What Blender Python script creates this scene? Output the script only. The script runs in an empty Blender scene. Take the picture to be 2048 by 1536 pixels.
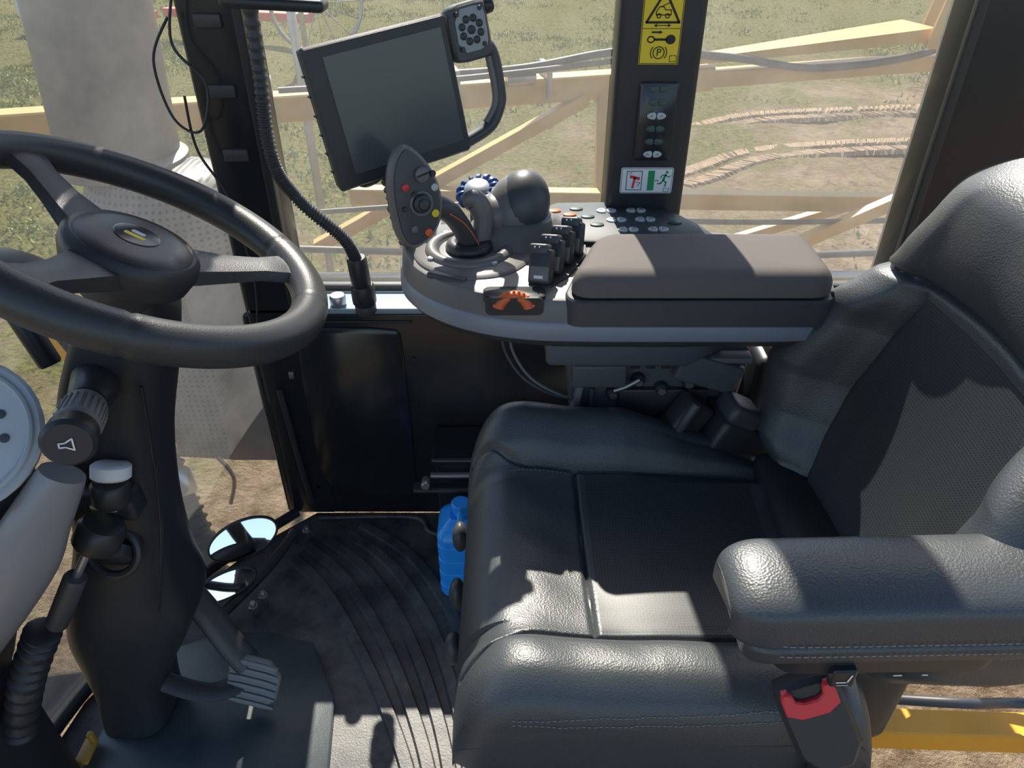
import bpy, math, random, bisect
from mathutils import Vector, Matrix, Euler
random.seed(4)
V=Vector
sc=bpy.context.scene
# ------------------------------------------------------------------ materials
def newmat(name):
    m=bpy.data.materials.new(name); m.use_nodes=True
    nt=m.node_tree; b=nt.nodes['Principled BSDF']; return m,nt,b
def M(name,col,rough=.5,metal=0,bump=0,bscale=200,var=0,vscale=8,spec=None,dust_haze=0):
    m,nt,b=newmat(name)
    b.inputs['Base Color'].default_value=(*col,1); b.inputs['Roughness'].default_value=rough
    b.inputs['Metallic'].default_value=metal
    if spec is not None: b.inputs['Specular IOR Level'].default_value=spec
    tc=nt.nodes.new('ShaderNodeTexCoord')
    if bump:
        n=nt.nodes.new('ShaderNodeTexNoise'); n.inputs['Scale'].default_value=bscale; n.inputs['Detail'].default_value=3
        bp=nt.nodes.new('ShaderNodeBump'); bp.inputs['Strength'].default_value=bump; bp.inputs['Distance'].default_value=.001
        nt.links.new(tc.outputs['Object'],n.inputs['Vector']); nt.links.new(n.outputs['Fac'],bp.inputs['Height'])
        nt.links.new(bp.outputs['Normal'],b.inputs['Normal'])
    last=None
    if var:
        n=nt.nodes.new('ShaderNodeTexNoise'); n.inputs['Scale'].default_value=vscale; n.inputs['Detail'].default_value=6
        r=nt.nodes.new('ShaderNodeMix'); r.data_type='RGBA'
        r.inputs[6].default_value=(*[max(0,c*(1-var)) for c in col],1); r.inputs[7].default_value=(*[min(1,c*(1+var)) for c in col],1)
        nt.links.new(tc.outputs['Object'],n.inputs['Vector']); nt.links.new(n.outputs['Fac'],r.inputs[0]); nt.links.new(r.outputs[2],b.inputs['Base Color']);last=r
    if dust_haze:
        n=nt.nodes.new('ShaderNodeTexNoise'); n.inputs['Scale'].default_value=7; n.inputs['Detail'].default_value=9;n.inputs['Roughness'].default_value=.72
        mr=nt.nodes.new('ShaderNodeMapRange');mr.inputs[1].default_value=.42;mr.inputs[2].default_value=.72;mr.inputs[4].default_value=dust_haze
        r=nt.nodes.new('ShaderNodeMix'); r.data_type='RGBA';r.inputs[6].default_value=(*col,1);r.inputs[7].default_value=(.26,.24,.21,1)
        nt.links.new(tc.outputs['Object'],n.inputs['Vector']);nt.links.new(n.outputs['Fac'],mr.inputs[0]);nt.links.new(mr.outputs[0],r.inputs[0])
        if last: nt.links.new(last.outputs[2],r.inputs[6])
        nt.links.new(r.outputs[2],b.inputs['Base Color'])
    return m
def dotmat(name,col,hole,scale,axes,rough=.5,metal=0,rad=.3,bump=0):
    m=M(name,col,rough,metal,bump=bump,bscale=350); nt=m.node_tree; b=nt.nodes['Principled BSDF']
    tc=nt.nodes.new('ShaderNodeTexCoord'); s=nt.nodes.new('ShaderNodeVectorMath'); s.operation='MULTIPLY'; s.inputs[1].default_value=(scale,)*3
    f=nt.nodes.new('ShaderNodeVectorMath'); f.operation='FRACTION'
    su=nt.nodes.new('ShaderNodeVectorMath'); su.operation='SUBTRACT'; su.inputs[1].default_value=(.5,)*3
    mk=nt.nodes.new('ShaderNodeVectorMath'); mk.operation='MULTIPLY'; mk.inputs[1].default_value=axes
    ln=nt.nodes.new('ShaderNodeVectorMath'); ln.operation='LENGTH'
    lt=nt.nodes.new('ShaderNodeMath'); lt.operation='LESS_THAN'; lt.inputs[1].default_value=rad
    mx=nt.nodes.new('ShaderNodeMix'); mx.data_type='RGBA'; mx.inputs[6].default_value=(*col,1); mx.inputs[7].default_value=(*hole,1)
    L=nt.links.new
    L(tc.outputs['Object'],s.inputs[0]);L(s.outputs[0],f.inputs[0]);L(f.outputs[0],su.inputs[0]);L(su.outputs[0],mk.inputs[0]);L(mk.outputs[0],ln.inputs[0])
    L(ln.outputs['Value'],lt.inputs[0]);L(lt.outputs[0],mx.inputs[0]);L(mx.outputs[2],b.inputs['Base Color'])
    return m
def leather(name,col,rough):
    m,nt,b=newmat(name); b.inputs['Roughness'].default_value=rough; b.inputs['Base Color'].default_value=(*col,1); b.inputs['Specular IOR Level'].default_value=.75
    tc=nt.nodes.new('ShaderNodeTexCoord'); v=nt.nodes.new('ShaderNodeTexVoronoi'); v.inputs['Scale'].default_value=380
    n=nt.nodes.new('ShaderNodeTexNoise'); n.inputs['Scale'].default_value=16;n.inputs['Detail'].default_value=4;n.inputs['Distortion'].default_value=.6
    bp=nt.nodes.new('ShaderNodeBump'); bp.inputs['Strength'].default_value=.35; bp.inputs['Distance'].default_value=.001
    b2=nt.nodes.new('ShaderNodeBump'); b2.inputs['Strength'].default_value=.16; b2.inputs['Distance'].default_value=.006
    L=nt.links.new
    L(tc.outputs['Object'],v.inputs['Vector']);L(tc.outputs['Object'],n.inputs['Vector']);L(v.outputs['Distance'],bp.inputs['Height']);L(n.outputs['Fac'],b2.inputs['Height'])
    L(b2.outputs['Normal'],bp.inputs['Normal']);L(bp.outputs['Normal'],b.inputs['Normal'])
    return m
LEA=leather('black_leather',(.050,.058,.063),.42)
LEAP=dotmat('perforated_leather',(.048,.056,.060),(.008,.008,.008),210,(1,1,0),rough=.42,rad=.2,bump=.1)
LEAB=dotmat('perforated_leather_back',(.040,.047,.051),(.008,.008,.008),210,(0,1,1),rough=.42,rad=.2,bump=.1)
STI=M('stitch_thread',(.30,.31,.32),.8)
BLK=M('black_plastic',(.030,.033,.036),.40,bump=.15,bscale=600)
WHL=M('wheel_leather',(.040,.042,.044),.38,bump=.3,bscale=500)
BLKG=M('black_gloss_paint',(.020,.023,.027),.2,var=.3,vscale=5)
DRK=M('dark_grey_plastic',(.062,.065,.07),.43,bump=.15,bscale=700)
GRY=M('console_grey_plastic',(.16,.152,.15),.40,bump=.12,bscale=700)
TRM=M('console_trim_grey',(.24,.255,.30),.36)
FAB=M('armrest_fabric',(.13,.113,.106),.8,bump=.25,bscale=900)
RUB=M('rubber_mat',(.042,.046,.050),.45,bump=.5,bscale=250,var=.4,vscale=9,dust_haze=.65)
SIL=M('brushed_silver',(.5,.52,.55),.35,.8)
MET=M('worn_steel',(.35,.34,.33),.4,.9,var=.3)
WHT=M('white_print',(.78,.80,.81),.6)
YEL=M('yellow_label',(.85,.62,.03),.5)
YBM=M('machine_yellow_paint',(.48,.27,.05),.45,var=.35,vscale=4)
ORY=M('orange_yellow_paint',(.85,.38,.03),.5,var=.15)
RED=M('red_plastic',(.75,.045,.055),.35)
ORG=M('orange_plastic',(.72,.14,.03),.42)
GRN=M('green_print',(.02,.28,.10),.6)
BLU=M('blue_plastic',(.03,.34,1.0),.22,var=.1)
BLU2=M('blue_knob',(.02,.07,.26),.35)
PIP=M('exhaust_grey',(.12,.12,.128),.5,.3,var=.45,vscale=5,dust_haze=.4)
PERF=dotmat('perforated_steel',(.14,.138,.135),(.02,.02,.02),62,(1,0,1),rough=.5,metal=.3,rad=.26)
SCR=M('screen_glass',(.085,.095,.098),.2)
MIR=M('mirror_glass',(.8,.82,.85),.03,1)
SOIL=M('track_soil',(.27,.195,.125),.95,bump=.5,bscale=20,var=.4,spec=.1)
SILL=M('sill_paint',(.30,.38,.44),.3)
GRL=M('light_key',(.5,.55,.56),.5)
GRD=M('dim_key',(.05,.09,.08),.5)
def ground_mat():
    m,nt,b=newmat('field_soil_grass'); b.inputs['Roughness'].default_value=.95;b.inputs['Specular IOR Level'].default_value=.1
    L=nt.links.new; tc=nt.nodes.new('ShaderNodeTexCoord')
    def noise(s,d=8,r=.6):
        n=nt.nodes.new('ShaderNodeTexNoise'); n.inputs['Scale'].default_value=s;n.inputs['Detail'].default_value=d;n.inputs['Roughness'].default_value=r
        L(tc.outputs['Object'],n.inputs['Vector']);return n
    n1=noise(.45,10,.78); n2=noise(4.5,8,.75); n3=noise(17,6,.75)
    sx=nt.nodes.new('ShaderNodeSeparateXYZ'); L(tc.outputs['Object'],sx.inputs[0])
    a=nt.nodes.new('ShaderNodeMath');a.operation='MULTIPLY_ADD';a.inputs[1].default_value=.036;a.inputs[2].default_value=-.33;L(sx.outputs['Y'],a.inputs[0])
    c=nt.nodes.new('ShaderNodeMath');c.operation='MULTIPLY_ADD';c.inputs[1].default_value=-.034;L(sx.outputs['X'],c.inputs[0]);L(a.outputs[0],c.inputs[2])
    d=nt.nodes.new('ShaderNodeMath');d.operation='ADD';L(n1.outputs['Fac'],d.inputs[0]);L(c.outputs[0],d.inputs[1])
    e=nt.nodes.new('ShaderNodeMath');e.operation='MULTIPLY_ADD';e.inputs[1].default_value=.55;L(n2.outputs['Fac'],e.inputs[0]);L(d.outputs[0],e.inputs[2])
    r=nt.nodes.new('ShaderNodeValToRGB'); r.color_ramp.elements[0].position=.62;r.color_ramp.elements[1].position=.78;L(e.outputs[0],r.inputs[0])
    def mixc(fac,c1,c2,lo=.35,hi=.65):
        mr=nt.nodes.new('ShaderNodeMapRange');mr.inputs[1].default_value=lo;mr.inputs[2].default_value=hi;L(fac,mr.inputs[0])
        q=nt.nodes.new('ShaderNodeMix');q.data_type='RGBA';q.inputs[6].default_value=(*c1,1);q.inputs[7].default_value=(*c2,1);L(mr.outputs[0],q.inputs[0]);return q
    sand=mixc(n2.outputs['Fac'],(.17,.11,.06),(.52,.39,.255)); gr=mixc(n3.outputs['Fac'],(.05,.058,.015),(.29,.27,.07))
    mx=nt.nodes.new('ShaderNodeMix');mx.data_type='RGBA';L(r.outputs[0],mx.inputs[0]);L(sand.outputs[2],mx.inputs[6]);L(gr.outputs[2],mx.inputs[7]);L(mx.outputs[2],b.inputs['Base Color'])
    bp=nt.nodes.new('ShaderNodeBump');bp.inputs['Strength'].default_value=1;bp.inputs['Distance'].default_value=.12;L(n3.outputs['Fac'],bp.inputs['Height']);L(bp.outputs['Normal'],b.inputs['Normal'])
    return m
def glass_mat(name,dust_haze):
    m=bpy.data.materials.new(name);m.use_nodes=True;nt=m.node_tree;nt.nodes.clear();L=nt.links.new
    o=nt.nodes.new('ShaderNodeOutputMaterial');t=nt.nodes.new('ShaderNodeBsdfTransparent');t.inputs[0].default_value=(.95,.96,.96,1)
    g=nt.nodes.new('ShaderNodeBsdfGlossy');g.inputs['Roughness'].default_value=.03
    lw=nt.nodes.new('ShaderNodeFresnel');lw.inputs[0].default_value=1.25
    m1=nt.nodes.new('ShaderNodeMixShader');L(lw.outputs[0],m1.inputs[0]);L(t.outputs[0],m1.inputs[1]);L(g.outputs[0],m1.inputs[2])
    tr=nt.nodes.new('ShaderNodeBsdfTranslucent');tr.inputs[0].default_value=(.85,.85,.82,1)  # pale translucent film: washed-out window haze put into the glass along with dust
    tc=nt.nodes.new('ShaderNodeTexCoord');n=nt.nodes.new('ShaderNodeTexNoise');n.inputs['Scale'].default_value=4;n.inputs['Detail'].default_value=9;n.inputs['Roughness'].default_value=.75
    L(tc.outputs['Object'],n.inputs['Vector'])
    mm=nt.nodes.new('ShaderNodeMath');mm.operation='MULTIPLY';mm.inputs[1].default_value=dust_haze*2;L(n.outputs['Fac'],mm.inputs[0])
    m2=nt.nodes.new('ShaderNodeMixShader');L(mm.outputs[0],m2.inputs[0]);L(m1.outputs[0],m2.inputs[1]);L(tr.outputs[0],m2.inputs[2]);L(m2.outputs[0],o.inputs[0])
    return m
GLS=glass_mat('dusty_hazy_glass',.085)
# ------------------------------------------------------------------ geometry helpers
def mesh(name,vs,fs,mat,smooth=True,mi=None):
    me=bpy.data.meshes.new(name);me.from_pydata([tuple(v) for v in vs],[],fs)
    mats=mat if isinstance(mat,(list,tuple)) else [mat]
    for k in mats: me.materials.append(k)
    if mi:
        for p,i in zip(me.polygons,mi): p.material_index=i
    me.validate(); me.update()
    import bmesh
    bm=bmesh.new();bm.from_mesh(me);bmesh.ops.recalc_face_normals(bm,faces=bm.faces)
    bm.to_mesh(me);bm.free()
    for p in me.polygons: p.use_smooth=smooth
    o=bpy.data.objects.new(name,me);sc.collection.objects.link(o)
    if smooth:
        try: me.set_sharp_from_angle(angle=math.radians(42))
        except Exception: pass
    return o
def box(name,c,s,mat,bev=.004,rot=(0,0,0),taper=None):
    import bmesh
    bm=bmesh.new();bmesh.ops.create_cube(bm,size=1)
    for v in bm.verts:
        if taper and v.co.z>0: v.co.x*=taper[0];v.co.y*=taper[1]
        v.co=V((v.co.x*s[0],v.co.y*s[1],v.co.z*s[2]))
    if bev: bmesh.ops.bevel(bm,geom=bm.edges[:],offset=min(bev,min(s)*.45),segments=3,profile=.5,affect='EDGES')
    R=Euler([math.radians(a) for a in rot]).to_matrix()
    for v in bm.verts: v.co=R@v.co+V(c)
    me=bpy.data.meshes.new(name);bm.to_mesh(me);bm.free();me.materials.append(mat)
    for p in me.polygons:p.use_smooth=True
    try: me.set_sharp_from_angle(angle=math.radians(35))
    except Exception: pass
    o=bpy.data.objects.new(name,me);sc.collection.objects.link(o);return o
def cat(pts,n=8,closed=False):
    P=[V(p) for p in pts];N=len(P);out=[]
    rng=N if closed else N-1
    for i in range(rng):
        if closed:p0,p1,p2,p3=P[i-1],P[i],P[(i+1)%N],P[(i+2)%N]
        else:p0=P[max(i-1,0)];p1=P[i];p2=P[i+1];p3=P[min(i+2,N-1)]
        for k in range(n):
            t=k/n
            out.append(.5*((2*p1)+(p2-p0)*t+(2*p0-5*p1+4*p2-p3)*t*t+(3*p1-p0-3*p2+p3)*t**3))
    if not closed: out.append(P[-1])
    return out
def chaikin(pts,n=3):
    P=[V(p) for p in pts]
    for _ in range(n):
        Q=[]
        for i in range(len(P)):
            a,b=P[i],P[(i+1)%len(P)];Q+= [a*.75+b*.25,a*.25+b*.75]
        P=Q
    return P
def loft(name,loops,mat,caps=True,smooth=True,mifn=None):
    n=len(loops[0]);vs=[p for l in loops for p in l];fs=[];mi=[]
    for i in range(len(loops)-1):
        for j in range(n):
            fs.append((i*n+j,i*n+(j+1)%n,(i+1)*n+(j+1)%n,(i+1)*n+j));mi.append(mifn(i,j) if mifn else 0)
    if caps: fs.append(tuple(range(n-1,-1,-1)));mi.append(0);fs.append(tuple((len(loops)-1)*n+j for j in range(n)));mi.append(0)
    return mesh(name,vs,fs,mat,smooth,mi)
def sweep(name,pts,r,mat,seg=14,sub=8,sx=1,up=None):
    P=cat(pts,sub) if sub else [V(p) for p in pts]
    N=len(P);loops=[];prev=None
    for i,p in enumerate(P):
        t=(P[min(i+1,N-1)]-P[max(i-1,0)]).normalized()
        if prev is None:
            u=V(up) if up else (V((0,0,1)) if abs(t.z)<.9 else V((1,0,0)))
        else:u=prev
        u=(u-t*u.dot(t)).normalized();prev=u;w=t.cross(u)
        rr=r(i/(N-1)) if callable(r) else r
        loops.append([p+u*math.cos(a)*rr+w*math.sin(a)*rr*sx for a in [2*math.pi*k/seg for k in range(seg)]])
    return loft(name,loops,mat)
def corr(base,amp,n): return lambda t: base+amp*(1 if math.sin(t*n*2*math.pi)>0 else -1)
def rod(name,a,b,r,mat,seg=20,r2=None):
    a,b=V(a),V(b);r2=r if r2 is None else r2
    d=(b-a);L=d.length;e=min(.15*L,.25*max(r,1e-4))
    t=d.normalized();u=t.orthogonal().normalized();w=t.cross(u)
    def ring(s,rr):return [a+t*s+u*math.cos(k*2*math.pi/seg)*rr+w*math.sin(k*2*math.pi/seg)*rr for k in range(seg)]
    return loft(name,[ring(0,r*.85),ring(e,r),ring(L-e,r2),ring(L,r2*.85)],mat)
def beam(name,a,b,w,h,mat):
    a,b=V(a),V(b);t=(b-a).normalized();up=V((0,0,1)) if abs(t.z)<.95 else V((0,1,0))
    s=t.cross(up).normalized();u=s.cross(t).normalized()
    def sec(p):
        c=.12
        q=[(-1,-1+c),(-1,1-c),(-1+c,1),(1-c,1),(1,1-c),(1,-1+c),(1-c,-1),(-1+c,-1)]
        return [p+s*x*w/2+u*y*h/2 for x,y in q]
    return loft(name,[sec(a),sec(b)],mat,smooth=False)
def offs(P,d):
    n=len(P);area=sum(P[i].x*P[(i+1)%n].y-P[(i+1)%n].x*P[i].y for i in range(n))
    sg=1 if area>0 else -1;out=[]
    for i in range(n):
        e=(P[(i+1)%n]-P[i-1]);
        if e.length<1e-9: out.append(P[i].copy());continue
        e.normalize();nrm=V((-e.y,e.x))*sg;out.append(P[i]+nrm*d)
    return out
def frame(o,ax,ay,az=None):
    o=V(o);ax=V(ax).normalized();ay=V(ay);ay=(ay-ax*ay.dot(ax)).normalized();az=ax.cross(ay)
    return lambda a,b,c=0:o+ax*a+ay*b+az*c
WORLD=frame((0,0,0),(1,0,0),(0,1,0))
def slab(name,out2,levels,mat,fr=WORLD,rnd=3,mifn=None,fill=0):
    P=chaikin([V(p) for p in out2],rnd) if rnd else [V(p) for p in out2]
    loops=[]
    for z,ins in levels:
        Q=offs(P,ins) if ins else P
        loops.append([fr(q.x,q.y,z) for q in Q])
    if fill:
        c=sum(loops[-1],V((0,0,0)))/len(loops[-1]);up=(fr(0,0,1)-fr(0,0,0))
        last=loops[-1]
        for k,g in((.92,.3),(.75,.6),(.5,.85),(.25,.97),(.03,1)): loops.append([c+(q-c)*k+up*fill*g for q in last])
    return loft(name,loops,mat,mifn=mifn)
def ell(cx,cy,rx,ry,n=20,a0=0):
    return [V((cx+rx*math.cos(k*2*math.pi/n+a0),cy+ry*math.sin(k*2*math.pi/n+a0))) for k in range(n)]
def rrect(x0,x1,y0,y1,r,n=6,sk=0):
    out=[]
    for cx,cy,a in((x1-r,y1-r,0),(x0+r,y1-r,90),(x0+r,y0+r,180),(x1-r,y0+r,270)):
        for k in range(n+1):
            t=math.radians(a+90*k/n);X=cx+r*math.cos(t);Y=cy+r*math.sin(t);out.append(V((X+sk*(Y-y0)*(1-(X-x0)/(x1-x0)),Y)))
    return out
def ellipsoid(name,c,s,mat,rot=(0,0,0),seg=28):
    import bmesh
    bm=bmesh.new();bmesh.ops.create_uvsphere(bm,u_segments=seg,v_segments=seg//2,radius=1)
    R=Euler([math.radians(a) for a in rot]).to_matrix()
    for v in bm.verts: v.co=R@V((v.co.x*s[0],v.co.y*s[1],v.co.z*s[2]))+V(c)
    me=bpy.data.meshes.new(name);bm.to_mesh(me);bm.free();me.materials.append(mat)
    for p in me.polygons:p.use_smooth=True
    o=bpy.data.objects.new(name,me);sc.collection.objects.link(o);return o
def torus(name,c,ax,ay,R,r,mat,n=72,seg=16,rf=None,a0=0,a1=2*math.pi):
    f=frame(c,ax,ay);full=abs(a1-a0-2*math.pi)<1e-6;loops=[]
    for i in range(n+1):
        a=a0+(a1-a0)*i/n;rr=rf(a) if rf else r
        loops.append([f((R+rr*math.cos(b))*math.cos(a),(R+rr*math.cos(b))*math.sin(a),rr*math.sin(b)) for b in [k*2*math.pi/seg for k in range(seg)]])
    return loft(name,loops,mat,caps=not full)
def group(name,loc,parts):
    e=bpy.data.objects.new(name,None);e.location=loc;e.empty_display_size=.05;sc.collection.objects.link(e)
    mi=Matrix.Translation(V(loc)).inverted()
    for p in parts:
        if p is None: continue
        p.parent=e;p.matrix_parent_inverse=mi
    return e
def poly(name,pts,mat,fr,c=0,th=.0006):
    return slab(name,pts,[(c-th,0),(c,0)],mat,fr,rnd=0)
def stitches(name,path,mat,L=.004,r=.0006,sm=24):
    P=cat(path,sm) if sm else [V(p) for p in path]
    vs=[];fs=[];acc=0;on=True
    loopsets=[]
    Q=[P[0]];
    for a,b in zip(P[:-1],P[1:]):
        d=(b-a).length;k=max(1,int(d/.001))
        for i in range(1,k+1): Q.append(a.lerp(b,i/k))
    P=Q;cur=[P[0]]
    for i in range(1,len(P)):
        acc+=(P[i]-P[i-1]).length;cur.append(P[i])
        if acc>(L if on else L*.6):
            if on: loopsets.append(cur)
            on=not on;acc=0;cur=[P[i]]
    for s in loopsets:
        a,b=s[0],s[-1]
        t=(b-a).normalized();u=t.orthogonal().normalized();w=t.cross(u);k0=len(vs)
        for p in(a,b):
            for k in range(5):
                vs.append(p+u*math.cos(k*1.2566)*r+w*math.sin(k*1.2566)*r)
        for k in range(5): fs.append((k0+k,k0+(k+1)%5,k0+5+(k+1)%5,k0+5+k))
    return mesh(name,vs,fs,mat)
def plane_grid(name,x0,x1,y0,y1,z,nx,ny,mat,zf=None):
    vs=[];fs=[]
    for i in range(nx+1):
        for j in range(ny+1):
            x=x0+(x1-x0)*i/nx;y=y0+(y1-y0)*j/ny;vs.append((x,y,z+(zf(x,y) if zf else 0)))
    for i in range(nx):
        for j in range(ny):
            a=i*(ny+1)+j;fs.append((a,a+ny+1,a+ny+2,a+1))
    return mesh(name,vs,fs,mat)
def lin(xs,ys,x):
    b_=min(max(bisect.bisect(xs,x)-1,0),len(xs)-2);t=(x-xs[b_])/max(1e-9,xs[b_+1]-xs[b_]);t=min(max(t,0),1);t=t*t*(3-2*t)*.5+t*.5
    return ys[b_]+(ys[b_+1]-ys[b_])*t
# ------------------------------------------------------------------ camera
cam=bpy.data.cameras.new('camera');co=bpy.data.objects.new('camera',cam);sc.collection.objects.link(co)
co.location=(0,0,1.45);co.rotation_euler=(math.radians(55),0,0);cam.lens=26.19;cam.sensor_width=36;cam.clip_start=.02;cam.clip_end=500;sc.camera=co
# ------------------------------------------------------------------ light
w=bpy.data.worlds.new('sky');sc.world=w;w.use_nodes=True;nt=w.node_tree
bg=nt.nodes['Background'];sk=nt.nodes.new('ShaderNodeTexSky');sk.sky_type='NISHITA';sk.sun_disc=False;sk.sun_elevation=math.radians(48);sk.sun_rotation=math.radians(0)
nt.links.new(sk.outputs[0],bg.inputs[0]);bg.inputs[1].default_value=.22
sl=bpy.data.lights.new('sun','SUN');sl.energy=9.5;sl.angle=math.radians(.6);sl.color=(1,.92,.80)
so=bpy.data.objects.new('sun',sl);sc.collection.objects.link(so);so.location=(0,6,8)
so.rotation_euler=V((.10,-1,-1.08)).to_track_quat('-Z','Y').to_euler()
# ------------------------------------------------------------------ outside ground
GZ=-1.6
plane_grid('ground',-40,40,-12,70,GZ,160,164,ground_mat(),lambda x,y:.05*math.sin(x*1.3+y*.7)*math.sin(y*1.1)+random.uniform(-.03,.03))
def track(pts,i):
    P=cat(pts,34);vs=[];fs=[]
    def quad(c,t,s,l,wd,h):
        k=len(vs)
        for z in(0,h):
            for a,b in((-1,-1),(1,-1),(1,1),(-1,1)): vs.append(c+t*a*l/2*(1-.7*(z>0))+s*b*wd/2*(1-.3*(z>0))+V((random.uniform(-.015,.015),random.uniform(-.015,.015),z)))
        fs.extend([(k,k+1,k+5,k+4),(k+1,k+2,k+6,k+5),(k+2,k+3,k+7,k+6),(k+3,k,k+4,k+7),(k+4,k+5,k+6,k+7)])
    for j in range(1,len(P)-1):
        t=(P[j+1]-P[j-1]).normalized();s=V((-t.y,t.x,0))
        for sg in(-1,1):
            if random.random()<.1: continue
            d=(t*.5+s*sg).normalized();e=V((-d.y,d.x,0))
            quad(V((P[j].x,P[j].y,GZ-.005))+s*sg*.15,e,d,.09,.26,.05)
    return mesh('tyre_track',vs,fs,SOIL,False)
track([(1.2,8.2,0),(2.02,8.5,0),(2.99,9.3,0),(4.05,9.63,0),(5.4,9.8,0),(8,9.9,0)],0)
track([(1.4,10.2,0),(2.46,10.4,0),(3.43,11,0),(4.55,11.25,0),(7,11.6,0)],1)
def tufts():
    vs=[];fs=[]
    for i in range(8500):
        y=random.uniform(6.0,27);x=random.uniform(-.75*y,.75*y)
        if 1<x<8 and 7<y<11.8: continue
        if math.sin(x*.8+1)*math.sin(y*.55)+.06*(y-11)-.05*x+random.uniform(-.7,.7)<.2: continue
        for b in range(8):
            a=random.uniform(0,6.28);px=x+random.uniform(-.14,.14);py=y+random.uniform(-.14,.14);h=random.uniform(.03,.08);k=len(vs)
            ca,sa=math.cos(a)*.02,math.sin(a)*.02;lx,ly=random.uniform(-.06,.06),random.uniform(-.06,.06)
            vs.extend([(px-ca,py-sa,GZ),(px+ca,py+sa,GZ),(px+lx,py+ly,GZ+h)]);fs.append((k,k+1,k+2))
    return mesh('grass_tufts',vs,fs,M('grass_blade',(.21,.24,.05),.8,var=.4,vscale=2),False)
tufts()
# ------------------------------------------------------------------ cab shell
FLX=[(-.53,1.46),(-.66,1.34),(-.78,1.17),(-.90,.90),(-.95,.55),(-.95,.2),(.62,.2),(.62,1.46)]
slab('floor',FLX,[(-.06,0),(0,0)],RUB,rnd=0)
wp=[box('panel',(.12,1.49,.31),(1.36,.06,.62),BLKG,.006)]
hat=[( -.50,.03),(-.50,.56),(-.47,.585),(-.27,.585),(-.25,.56),(-.25,.06),(-.27,.03)]
wp.append(slab('hatch',hat,[(-.002,0),(.006,0),(.009,.004)],BLKG,frame((0,1.462,0),(1,0,0),(0,0,1)),rnd=1))
wp.append(box('hatch_seam',(-.375,1.459,.60),(.30,.006,.006),BLK,.002))
wp.append(box('hatch_latch',(-.52,1.452,.46),(.012,.012,.02),MET,.003))
wp.append(sweep('grab_rib',[(-.555,1.45,.42),(-.54,1.44,.2),(-.53,1.44,.06)],.008,BLK))
for i,(x,z) in enumerate([(-.23,.5),(-.23,.1),(-.51,.1),(.0,.5),(-.1,.58)]):
    wp.append(rod('bolt_%d'%i,(x,1.461,z),(x,1.455,z),.006,BLK,8))
group('wall_right',(.2,1.49,.3),wp)
group('trim_1',(.2,1.5,.63),[box('sill',(.12,1.505,.628),(1.42,.10,.014),SILL,.004),box('sill_rubber',(.12,1.548,.642),(1.42,.016,.022),BLK,.004)])
box('ceiling',(0,.82,2.14),(2.1,1.5,.08),DRK,.02)
pl=[box('post',(-.535,1.50,1.05),(.125,.09,2.1),BLKG,.012),box('inner_flange',(-.482,1.452,1.25),(.018,.03,1.28),BLK,.004),
    box('lower_post',(-.585,1.485,.31),(.05,.05,.62),BLKG,.01)]
for z in(1.22,1.10,.98): pl.append(box('clip_%d'%int(z*100),(-.54,1.454,z),(.05,.012,.025),DRK,.004))
group('pillar_front',(-.535,1.5,1.05),pl)
pf=frame((0,1.4485,0),(1,0,0),(0,0,1))
bp_=[box('post',(.268,1.49,1.35),(.155,.082,1.48),BLK,.012)]
bp_.append(slab('warning_label',[(.230,1.148),(.302,1.148),(.302,1.30),(.230,1.30)],[(0,0),(.001,0)],YEL,pf,rnd=0))
def ln(n,pts,mat,w_=.0014,c=.0016,closed=False,f=pf):
    P=[V(p) for p in pts]+([V(pts[0])] if closed else [])
    vs=[];fs=[]
    for a,b in zip(P[:-1],P[1:]):
        d=(b-a)
        if d.length<1e-7: continue
        t=d.normalized();s=V((-t.y,t.x))*w_/2;a2=a-t*w_*.3;b2=b+t*w_*.3;k=len(vs)
        vs+= [f(*(a2-s),c),f(*(a2+s),c),f(*(b2+s),c),f(*(b2-s),c)];fs.append((k,k+1,k+2,k+3))
    return mesh(n,vs,fs,mat,False)
INK=M('label_ink',(.015,.015,.015),.6)
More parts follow.
